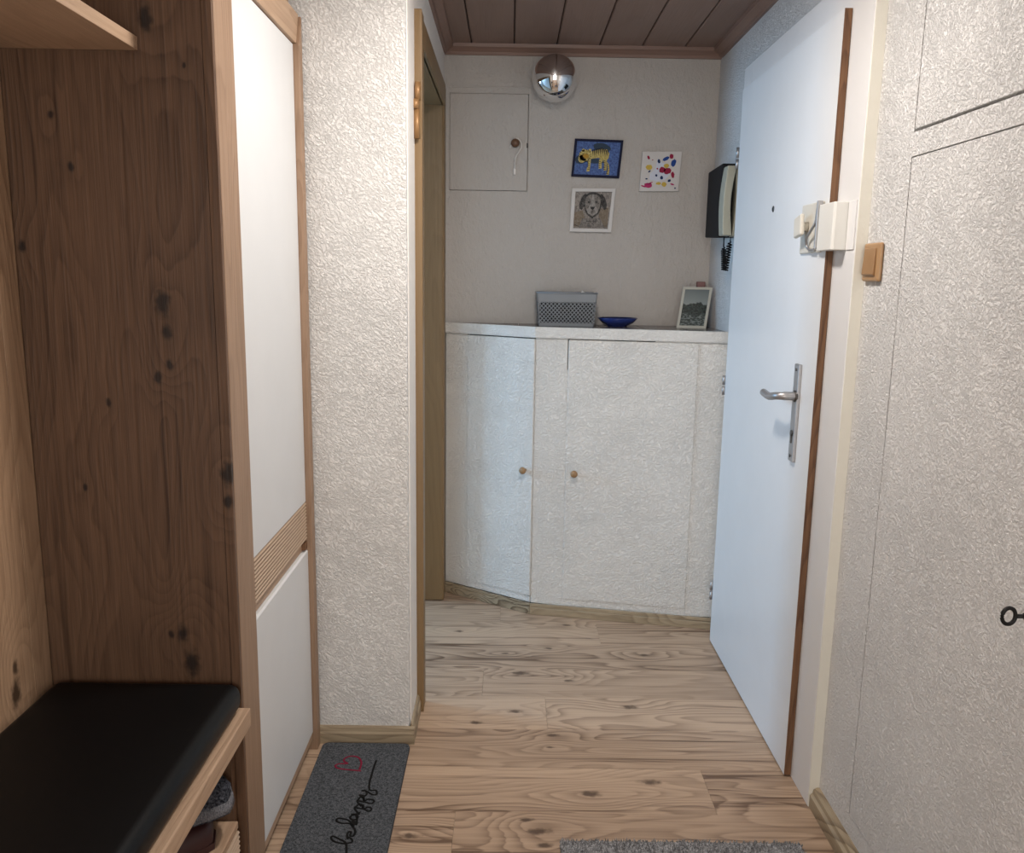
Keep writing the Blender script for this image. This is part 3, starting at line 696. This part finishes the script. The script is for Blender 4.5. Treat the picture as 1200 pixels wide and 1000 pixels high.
# ------------------------------------------------------------------ things on the cupboard
ZS = ZT+.0085
# basket
bk = thing('storage_basket', (.22, 3.37, ZS), 'grey plastic basket with diamond lattice sides on cupboard top', 'basket')
BX0, BX1, BY0, BY1, BZ1 = .106, .343, 3.335, 3.475, ZS+.130
tp = .010
def bp(u, v, side):
    """point on a tapered side; u 0..1 along, v 0..1 up"""
    k = tp*(1-v); z = ZS+.130*v
    x0, x1, y0, y1 = BX0+k, BX1-k, BY0+k, BY1-k
    return {'f': (x0+(x1-x0)*u, y0, z), 'b': (x1-(x1-x0)*u, y1, z), 'l': (x0, y1-(y1-y0)*u, z), 'r': (x1, y0+(y1-y0)*u, z)}[side]
rim = MB()
for sd in 'fblr':
    n_in = {'f': (0, 1, 0), 'b': (0, -1, 0), 'l': (1, 0, 0), 'r': (-1, 0, 0)}[sd]
    for (v0, v1) in ((0, .10), (.73, 1)):
        P = [bp(0, v0, sd), bp(1, v0, sd), bp(1, v1, sd), bp(0, v1, sd)]
        Q = [tuple(p[i]+n_in[i]*.003 for i in range(3)) for p in P]
        rim.add(P+Q, [(0, 1, 2, 3), (7, 6, 5, 4), (0, 4, 5, 1), (1, 5, 6, 2), (2, 6, 7, 3), (3, 7, 4, 0)])
rim.box(BX0+tp, BX1-tp, BY0+tp, BY1-tp, ZS+.0005, ZS+.003)
rim.build('basket_shell', 'grey_plastic', bk)
rb = MB()
for p, q_ in ((bp(0, 1, 'f'), bp(1, 1, 'f')), (bp(0, 1, 'b'), bp(1, 1, 'b')), (bp(0, 1, 'l'), bp(1, 1, 'l')), (bp(0, 1, 'r'), bp(1, 1, 'r'))): rb.tube([p, q_], .0035, 8)
rb.build('lip', 'grey_plastic', bk)
LN = MB()
LN.box(BX0+tp+.006, BX1-tp-.006, BY0+tp+.006, BY1-tp-.006, ZS+.004, ZS+.090)
LN.build('hole_shade', 'basket_shade', bk, bevel=.003)  # solid dark block added so the lattice holes look shaded inside
lat = MB()
for sd, n in (('f', 15), ('b', 15), ('l', 9), ('r', 9)):
    hh = .63; L_ = (BX1-BX0) if sd in 'fb' else (BY1-BY0); du = 1/n; dv = du*L_/.130
    nv = int(round(hh/dv))
    dv = hh/nv
    n_in = {'f': (0, 1, 0), 'b': (0, -1, 0), 'l': (1, 0, 0), 'r': (-1, 0, 0)}[sd]
    hw = .0027/L_; 
    for i in range(n):
        for j in range(nv):
            u0, v0 = i*du, .10+j*dv
            for (ua, va, ub, vb) in ((u0, v0, u0+du, v0+dv), (u0, v0+dv, u0+du, v0)):
                P = [bp(ua-hw, va, sd), bp(ua+hw, va, sd), bp(ub+hw, vb, sd), bp(ub-hw, vb, sd)]
                P = [tuple(p[i2]+n_in[i2]*.001 for i2 in range(3)) for p in P]
                lat.add(P, [(0, 1, 2, 3)])
lt = lat.build('lattice', 'grey_plastic', bk); lt['kind'] = 'stuff'
so = lt.modifiers.new('solid', 'SOLIDIFY'); so.thickness = .0018
ts = thing('tissue', (.29, 3.40, ZS+.11), 'crumpled white tissue poking out of the grey basket', 'tissue')
V = []; F = []
for i in range(7):
    for j in range(7):
        V.append((.272+.0085*i, 3.385+.008*j, ZS+.121+.016*math.exp(-((i-2.5)**2+(j-3)**2)/5)+random.uniform(-.004, .004)))
for i in range(6):
    for j in range(6): F.append((i*7+j, i*7+j+1, (i+1)*7+j+1, (i+1)*7+j))
MB().add(V, F).build('crumpled_sheet', 'paper', ts)
# bowl
bw = thing('blue_bowl', (.43, 3.385, ZS), 'shallow glossy blue ceramic bowl right of the basket', 'bowl')
MB().lathe([(0, .001), (.038, 0), (.040, .004), (.062, .014), (.0795, .032), (.0785, .034), (.060, .018), (.036, .008), (0, .007)], (.432, 3.385, ZS), (0, 0, 1), 40).build('dish', 'blue_glaze', bw)
MB().lathe([(.0775, .0335), (.0795, .0350), (.0805, .0325)], (.432, 3.385, ZS), (0, 0, 1), 40).build('glazed_edge', 'blue_glaze', bw)
# photo frame, leaning back on its strut
pf = thing('photo_frame', (.715, 3.36, ZS), 'small cream photo frame with landscape on cupboard corner', 'photo frame')
def pfp(u, v, d):      # u across 0..1, v up 0..1, d depth behind
    w_, h_ = .115, .168; lean = .30; yaw = -.10
    x = w_*u; y_ = h_*v*math.sin(lean)+d; z = h_*v*math.cos(lean)
    x2 = x+y_*-.0+.045*v*0
    return (.662+x2*math.cos(yaw)-y_*math.sin(yaw)+.022*v, 3.345+x2*math.sin(yaw)+y_*math.cos(yaw)*.8, ZS+.0003+z)
mb = MB(); t_ = .085; tv = .06
for (u0, u1, v0, v1) in ((0, 1, 0, tv), (0, 1, 1-tv, 1), (0, t_, tv, 1-tv), (1-t_, 1, tv, 1-tv)):
    V = [pfp(u, v, d) for d in (0, .012) for (u, v) in ((u0, v0), (u1, v0), (u1, v1), (u0, v1))]
    mb.add(V, [(0, 1, 2, 3), (7, 6, 5, 4), (0, 4, 5, 1), (1, 5, 6, 2), (2, 6, 7, 3), (3, 7, 4, 0)])
MAT['pf_frame'] = plain('cream_frame', (.43, .42, .36), .4)
mb.build('frame', 'pf_frame', pf)
def lsc():
    t = NT('landscape_photo'); sx = t.n('ShaderNodeSeparateXYZ'); t.put(sx.inputs[0], t.pos())
    z = sx.outputs[2]; n = t.noise(t.pos(), 28, 4, .6)
    h = t.math('ADD', z, t.math('MULTIPLY', t.math('SUBTRACT', n, .5), .055))
    sky = t.mix(t.mr(z, ZS+.09, ZS+.16), (.23, .26, .25), (.12, .14, .14))
    tree = t.mix(t.mr(t.noise(t.pos(), 160, 3), .4, .65), (.008, .014, .012), (.04, .055, .045))
    c = t.mix(t.mr(h, ZS+.093, ZS+.098), tree, sky)
    grass = t.mix(t.mr(t.noise(t.vmath('MULTIPLY', t.pos(), (1, 1, 2.5)), 90, 3), .45, .62), (.02, .03, .025), (.17, .20, .19))
    c = t.mix(t.mr(h, ZS+.045, ZS+.060), grass, c)
    return t.done(c, .25)
MAT['landscape'] = lsc()
V = [pfp(u, v, .004) for (u, v) in ((t_, tv), (1-t_, tv), (1-t_, 1-tv), (t_, 1-tv))]+[pfp(u, v, .010) for (u, v) in ((t_, tv), (1-t_, tv), (1-t_, 1-tv), (t_, 1-tv))]
MB().add(V, [(0, 1, 2, 3), (7, 6, 5, 4), (0, 4, 5, 1), (1, 5, 6, 2), (2, 6, 7, 3), (3, 7, 4, 0)]).build('photograph', 'landscape', pf)
V = [pfp(.6, .75, .0125), pfp(.98, .75, .0125), pfp(.98, 0, .066), pfp(.6, 0, .066), pfp(.6, .75, .016), pfp(.98, .75, .016), pfp(.98, 0, .070), pfp(.6, 0, .070)]
MB().add(V, [(0, 1, 2, 3), (7, 6, 5, 4), (0, 4, 5, 1), (1, 5, 6, 2), (2, 6, 7, 3), (3, 7, 4, 0)]).build('strut', 'black_plastic', pf)
V = [pfp(u, v, .0122) for (u, v) in ((0.02, .01), (.98, .01), (.98, .99), (.02, .99))]+[pfp(u, v, .0155) for (u, v) in ((.02, .01), (.98, .01), (.98, .99), (.02, .99))]
MB().add(V, [(0, 1, 2, 3), (7, 6, 5, 4), (0, 4, 5, 1), (1, 5, 6, 2), (2, 6, 7, 3), (3, 7, 4, 0)]).build('backing', 'black_plastic', pf)
rs = tag(MB().box(.763, .795, 3.462, 3.492, ZS, ZS+.182).build('rose_box', 'rose', None, bevel=.003, origin=(.779, 3.477, ZS)), 'narrow dusty rose box standing behind the photo frame', 'box')

# ------------------------------------------------------------------ wardrobe
WX = -.545; WY0 = 1.62; WY1 = 2.252
wd = thing('wardrobe', (-.74, 1.94, 0), 'tall knotty oak wardrobe with white lacquered doors', 'wardrobe')
MB().box(-.935, -.5655, WY0, WY0+.022, 0, 2.03).build('side_panel', 'oak_shaded', wd, bevel=.001)
MB().box(-.5645, WX-.0005, WY0-.0015, WY0+.009, 0, 2.03).build('side_edge', 'oak_shaded', wd, bevel=.001)
MB().box(-.935, WX-.021, WY0+.022, WY1, 1.985, 2.03).build('top_panel', 'oak_light', wd)
MB().box(-.935, WX-.021, WY1-.02, WY1, 0, 1.985).build('side_panel', 'oak_shaded', wd)
MB().box(-.945, -.936, WY0, WY1, 0, 2.03).build('back_panel', 'oak_light', wd)
ZTOP = 1.982
MB().prism([(WY0+.0095, 0), (1.737, 0), (1.737, 1.912), (1.645, ZTOP), (WY0+.0095, ZTOP)], WX-.019, WX, 'X').build('stile', 'oak_light', wd, bevel=.002)
MB().prism([(2.216, 0), (2.250, 0), (2.250, 1.984), (2.222, ZTOP-.07), (2.216, ZTOP-.07)], WX-.019, WX+.0115, 'X').build('stile', 'oak_light', wd, bevel=.002)
MB().prism([(1.645, ZTOP+.0002), (1.738, 1.9125), (2.2215, 1.9125), (2.2495, 1.9845), (2.2495, 1.988), (1.645, 1.988)], WX-.019, WX+.004, 'X').build('top_rail', 'oak_y', wd, bevel=.002)
MB().box(WX-.019, WX-.004, 1.7385, 2.2145, .030, .052).build('plinth', 'oak_y', wd)
MB().box(WX-.019, WX-.003, 1.7395, 2.2145, .738, 1.910).build('door', 'white_gloss', wd, bevel=.002)
# lower front with a chamfered top edge
MB().prism([(WX-.019, .056), (WX-.001, .056), (WX-.001, .5985), (WX-.0055, .6020), (WX-.019, .6020)], 1.7395, 2.2145, 'Y').build('door', 'white_gloss', wd, bevel=.001)
MB().box(WX-.019, WX-.012, 1.7385, 2.2145, .6045, .632).build('grip_recess', 'oak_y', wd)
MB().box(WX-.012, WX-.002, 2.190, 2.2142, .607, .626).build('grip_stop', 'edge_brown', wd)
nr = 11; z0 = .632; dz = (.7365-z0)/nr
MB().box(WX-.019, WX-.010, 1.7395, 2.2145, .632, .7365).build('rib_ground', 'rib_groove', wd)
for i in range(nr):
    za = z0+dz*i
    MB().prism([(WX-.010, za+.0014), (WX-.003, za+.0022), (WX-.001, za+dz*.5), (WX-.003, za+dz-.0012), (WX-.010, za+dz-.0004)], 1.741, 2.2135, 'Y').build('rib', 'rib_wood', wd)
# things inside are hidden; coat unit
cu = thing('coat_panel', (-.935, 1.3, 0), 'wall-mounted oak coat panel with hat shelf at far left', 'coat rack')
for (ya, yb) in ((1.558, 1.6185), (1.25, 1.5565), (.75, 1.2485), (.30, .7485)):
    MB().box(-.953, -.935, ya, yb, 0, 2.05).build('board', 'oak_panel', cu, bevel=.001)
MB().box(-.9345, -.6815, .40, 1.6185, 1.7435, 1.7670).build('hat_shelf', 'oak_y', cu, bevel=.001)

# ------------------------------------------------------------------ bench
bn = thing('shoe_bench', (-.74, 1.1, 0), 'oak shoe bench with open compartment and ribbed drawer', 'bench')
MB().box(-.930, -.527, .42, 1.6175, .418, .4585).build('seat_board', 'oak_y', bn, bevel=.003)
MB().box(-.930, -.566, 1.596, 1.6175, 0, .4175).build('side_panel', 'oak_shaded', bn)
MB().box(-.930, -.566, .42, .442, 0, .4175).build('side_panel', 'oak_shaded', bn)
MB().box(-.930, -.915, .442, 1.596, 0, .4175).build('back_panel', 'oak_shaded', bn)
MB().box(-.914, -.556, .443, 1.595, .196, .212).build('shelf', 'oak_y', bn, bevel=.002)
dw = MB().box(-.90, -.562, .46, 1.59, .03, .190).build('drawer', 'oak_shaded', bn)
for i in range(15):
    za = .034+i*.0105
    MB().prism([(-.562, za+.001), (-.556, za+.0018), (-.5535, za+.005), (-.556, za+.0085), (-.562, za+.0095)], .46, 1.594, 'Y').build('rib', 'rib_wood', dw)
# cushion
def cushion():
    x0, x1, y0, y1, z0, z1, r = -.928, -.541, .45, 1.6165, .4588, .519, .024
    nx, ny = 16, 28; V = []; F = []
    b_ = MB().box(x0, x1, y0, y1, z0, z1)
    o = b_.build('bench_cushion', 'leather', None, origin=((x0+x1)/2, (y0+y1)/2, z0))
    bv = o.modifiers.new('round', 'BEVEL'); bv.width = r; bv.segments = 6; bv.limit_method = 'ANGLE'
    for p in o.data.polygons: p.use_smooth = True
    return o
tag(cushion(), 'black faux leather cushion on the oak shoe bench', 'cushion')
# slipper and shoe under the bench
def shoe(name, label, cat, mats, toe, ang, L_, Wd, z, hgt, trim=True, group=None):
    root = thing(name, (toe[0], toe[1], z), label, cat, group)
    ca, sa = math.cos(ang), math.sin(ang)
    def T(l, w_, h): return (toe[0]-l*ca-w_*sa, toe[1]-l*sa+w_*ca, z+h)
    def width(t): return Wd*(.62+.42*math.sin(math.pi*min(1, t*1.15+.12)))*min(1, (t*16)**.5 if t < .07 else 1)*(1 if t < .93 else max(.35, 1-(t-.93)*7))
    n = 18; sg = 14
    V = []; F = []
    for i in range(n+1):
        t = i/n; wd_ = width(t)/2
        for s_ in (-1, 1):
            for h in (.0005, .014): V.append(T(L_*t, s_*wd_, h))
    for i in range(n):
        a = i*4; b2 = a+4
        F += [(a, b2, b2+1, a+1), (a+2, a+3, b2+3, b2+2), (a+1, b2+1, b2+3, a+3), (a, a+2, b2+2, b2)]
    F += [(0, 1, 3, 2), (n*4, n*4+2, n*4+3, n*4+1)]
    MB().add(V, F).build('sole', mats[1], root)
    V = []; F = []; n2 = 11
    for i in range(n2+1):
        t = .0+.55*i/n2; wd_ = width(t)/2*.97; hh = hgt*min(1, (.35+t*9)**.5 if t < .12 else 1)*(1+.25*t)
        for j in range(sg+1):
            th = math.pi*j/sg; V.append(T(L_*t+.004, -wd_*math.cos(th), .0142+hh*max(0, math.sin(th))**.7))
    for i in range(n2):
        for j in range(sg): F.append((i*(sg+1)+j, (i+1)*(sg+1)+j, (i+1)*(sg+1)+j+1, i*(sg+1)+j+1))
    F.append(tuple(range(sg+1)))
    MB().add(V, F, True).build('upper', mats[0], root)
    V = []; F = []
    for i in range(9):
        t = .5+.48*i/8; wd_ = width(t)/2
        for s_ in (-1, 1):
            V += [T(L_*t, s_*wd_, .0142), T(L_*t, s_*(wd_-.006), hgt*.9)]
    for i in range(8):
        a = i*4; F += [(a, a+4, a+5, a+1), (a+2, a+3, a+7, a+6)]
    F.append((32, 34, 35, 33))
    MB().add(V, F).build('heel_wall', mats[0], root)
    if trim:
        b3 = MB()
        for k in range(40):
            t = .004+.6*(k/39)**1.3
            for s_ in (-1, 1):
                wd_ = width(t)/2
                b3.tube([T(L_*t, s_*(wd_+.003), .006), T(L_*t+.003, s_*(wd_*.92), .026)], .0024, 5)
        b3.build('stitching', mats[2], root)
    return root
shoe('leather_shoe', 'dark maroon shoe under the grey slipper in the bench', 'shoe', ('maroon', 'maroon', 'maroon'), (-.585, 1.545), math.radians(35), .24, .095, .2125, .040, False)
shoe('felt_slipper', 'dark grey felt slipper with light stitched edge under bench', 'slipper', ('felt', 'felt', 'felt_light'), (-.556, 1.572), math.radians(28), .25, .105, .276, .045)

# ------------------------------------------------------------------ door mat
def rrect(x0, x1, y0, y1, r, n=6):
    o = []
    for cx, cy, a0 in ((x1-r, y1-r, 0), (x0+r, y1-r, 90), (x0+r, y0+r, 180), (x1-r, y0+r, 270)):
        for i in range(n+1):
            a = math.radians(a0+90*i/n); o.append((cx+r*math.cos(a), cy+r*math.sin(a)))
    return o
dm = thing('doormat', (-.396, 1.9, 0), 'dark grey doormat with red heart and black lettering before the pillar', 'doormat')
MB().prism(rrect(-.524, -.270, 1.56, 2.243, .018), .0002, .003).build('rubber_back', 'mat_rubber', dm)
MB().prism(rrect(-.523, -.271, 1.561, 2.242, .018), .003, .0085).build('mat_pile', 'mat_grey', dm, bevel=.002)
ST = [
[(-0.363, 1.755), (-0.37, 1.793), (-0.377, 1.807), (-0.394, 1.818), (-0.409, 1.827), (-0.412, 1.819), (-0.401, 1.807), (-0.381, 1.801), (-0.368, 1.802), (-0.359, 1.808), (-0.363, 1.818), (-0.373, 1.825)],
[(-0.371, 1.817), (-0.376, 1.833), (-0.374, 1.844), (-0.368, 1.842), (-0.368, 1.83), (-0.361, 1.828), (-0.358, 1.84), (-0.362, 1.854), (-0.377, 1.876)],
[(-0.366, 1.863), (-0.381, 1.886), (-0.4, 1.894), (-0.412, 1.894), (-0.411, 1.883), (-0.397, 1.876), (-0.38, 1.876), (-0.366, 1.869), (-0.373, 1.886), (-0.367, 1.882), (-0.361, 1.87), (-0.362, 1.888)],
[(-0.362, 1.888), (-0.367, 1.906), (-0.377, 1.908), (-0.381, 1.898), (-0.373, 1.890), (-0.363, 1.894), (-0.365, 1.907), (-0.380, 1.911), (-0.364, 1.914), (-0.361, 1.920)],
[(-0.36, 1.91), (-0.377, 1.937), (-0.362, 1.935), (-0.351, 1.932), (-0.341, 1.925), (-0.334, 1.928), (-0.335, 1.938), (-0.344, 1.941), (-0.353, 1.935), (-0.358, 1.951)],
[(-0.377, 1.937), (-0.37, 1.951), (-0.361, 1.951), (-0.356, 1.937)],
[(-0.361, 1.944), (-0.375, 1.965), (-0.362, 1.964), (-0.35, 1.96), (-0.338, 1.956), (-0.332, 1.963), (-0.336, 1.972), (-0.349, 1.974), (-0.358, 1.967), (-0.362, 1.984)],
[(-0.375, 1.965), (-0.371, 1.981), (-0.362, 1.979), (-0.356, 1.965)],
[(-0.362, 1.979), (-0.374, 1.993), (-0.36, 1.988), (-0.356, 1.998), (-0.361, 2.01), (-0.372, 2.011), (-0.358, 2.008), (-0.344, 1.996), (-0.333, 1.993), (-0.33, 2.001), (-0.335, 2.013), (-0.347, 2.012), (-0.353, 2.02), (-0.357, 2.047), (-0.357, 2.078), (-0.357, 2.114), (-0.355, 2.152)]]
tx = MB()
for s_ in ST: tx.tube(spline([(x, y, .0088) for x, y in s_], 4), .0030, 6, flat=.3)
tx.build('lettering', 'text_black', dm)
HRT = [(-0.389, 2.1), (-0.439, 2.107), (-0.458, 2.113), (-0.464, 2.124), (-0.455, 2.133), (-0.432, 2.134), (-0.445, 2.146), (-0.444, 2.161), (-0.429, 2.171), (-0.408, 2.165), (-0.396, 2.143), (-0.394, 2.121), (-0.395, 2.106)]
MB().tube(spline([(x, y, .0088) for x, y in HRT], 4), .0029, 6, flat=.3).build('heart', 'text_red', dm)
# rug
rg = thing('grey_rug', (.43, 1.5, 0), 'pale grey shaggy rug on the floor by the camera', 'rug')
MB().prism(rrect(.140, .722, 1.16, 1.822, .01), .0003, .008).build('rug_base', 'rug_grey', rg)
V = []; F = []
for k in range(14000):
    x = random.uniform(.139, .724); y_ = random.uniform(1.45, 1.826) if k < 11000 else random.uniform(1.16, 1.45)
    a = random.uniform(0, 6.28); r = .0022; h = random.uniform(.005, .012); dx, dy = random.uniform(-.004, .004), random.uniform(-.004, .004)
    o = len(V); V += [(x+r*math.cos(a+2.09*i), y_+r*math.sin(a+2.09*i), .006) for i in range(3)]+[(x+dx, y_+dy, .006+h)]
    F += [(o, o+1, o+3), (o+1, o+2, o+3), (o+2, o, o+3)]
pl = MB().add(V, F)
me = bpy.data.meshes.new('pile'); me.from_pydata([Vector(v)-Vector(rg.location) for v in V], [], F); me.materials.append(MAT['rug_grey'])
po = bpy.data.objects.new('pile', me); COL.objects.link(po); po.parent = rg; po['kind'] = 'stuff'

for o in bpy.data.objects:
    if '_o' in o: del o['_o']
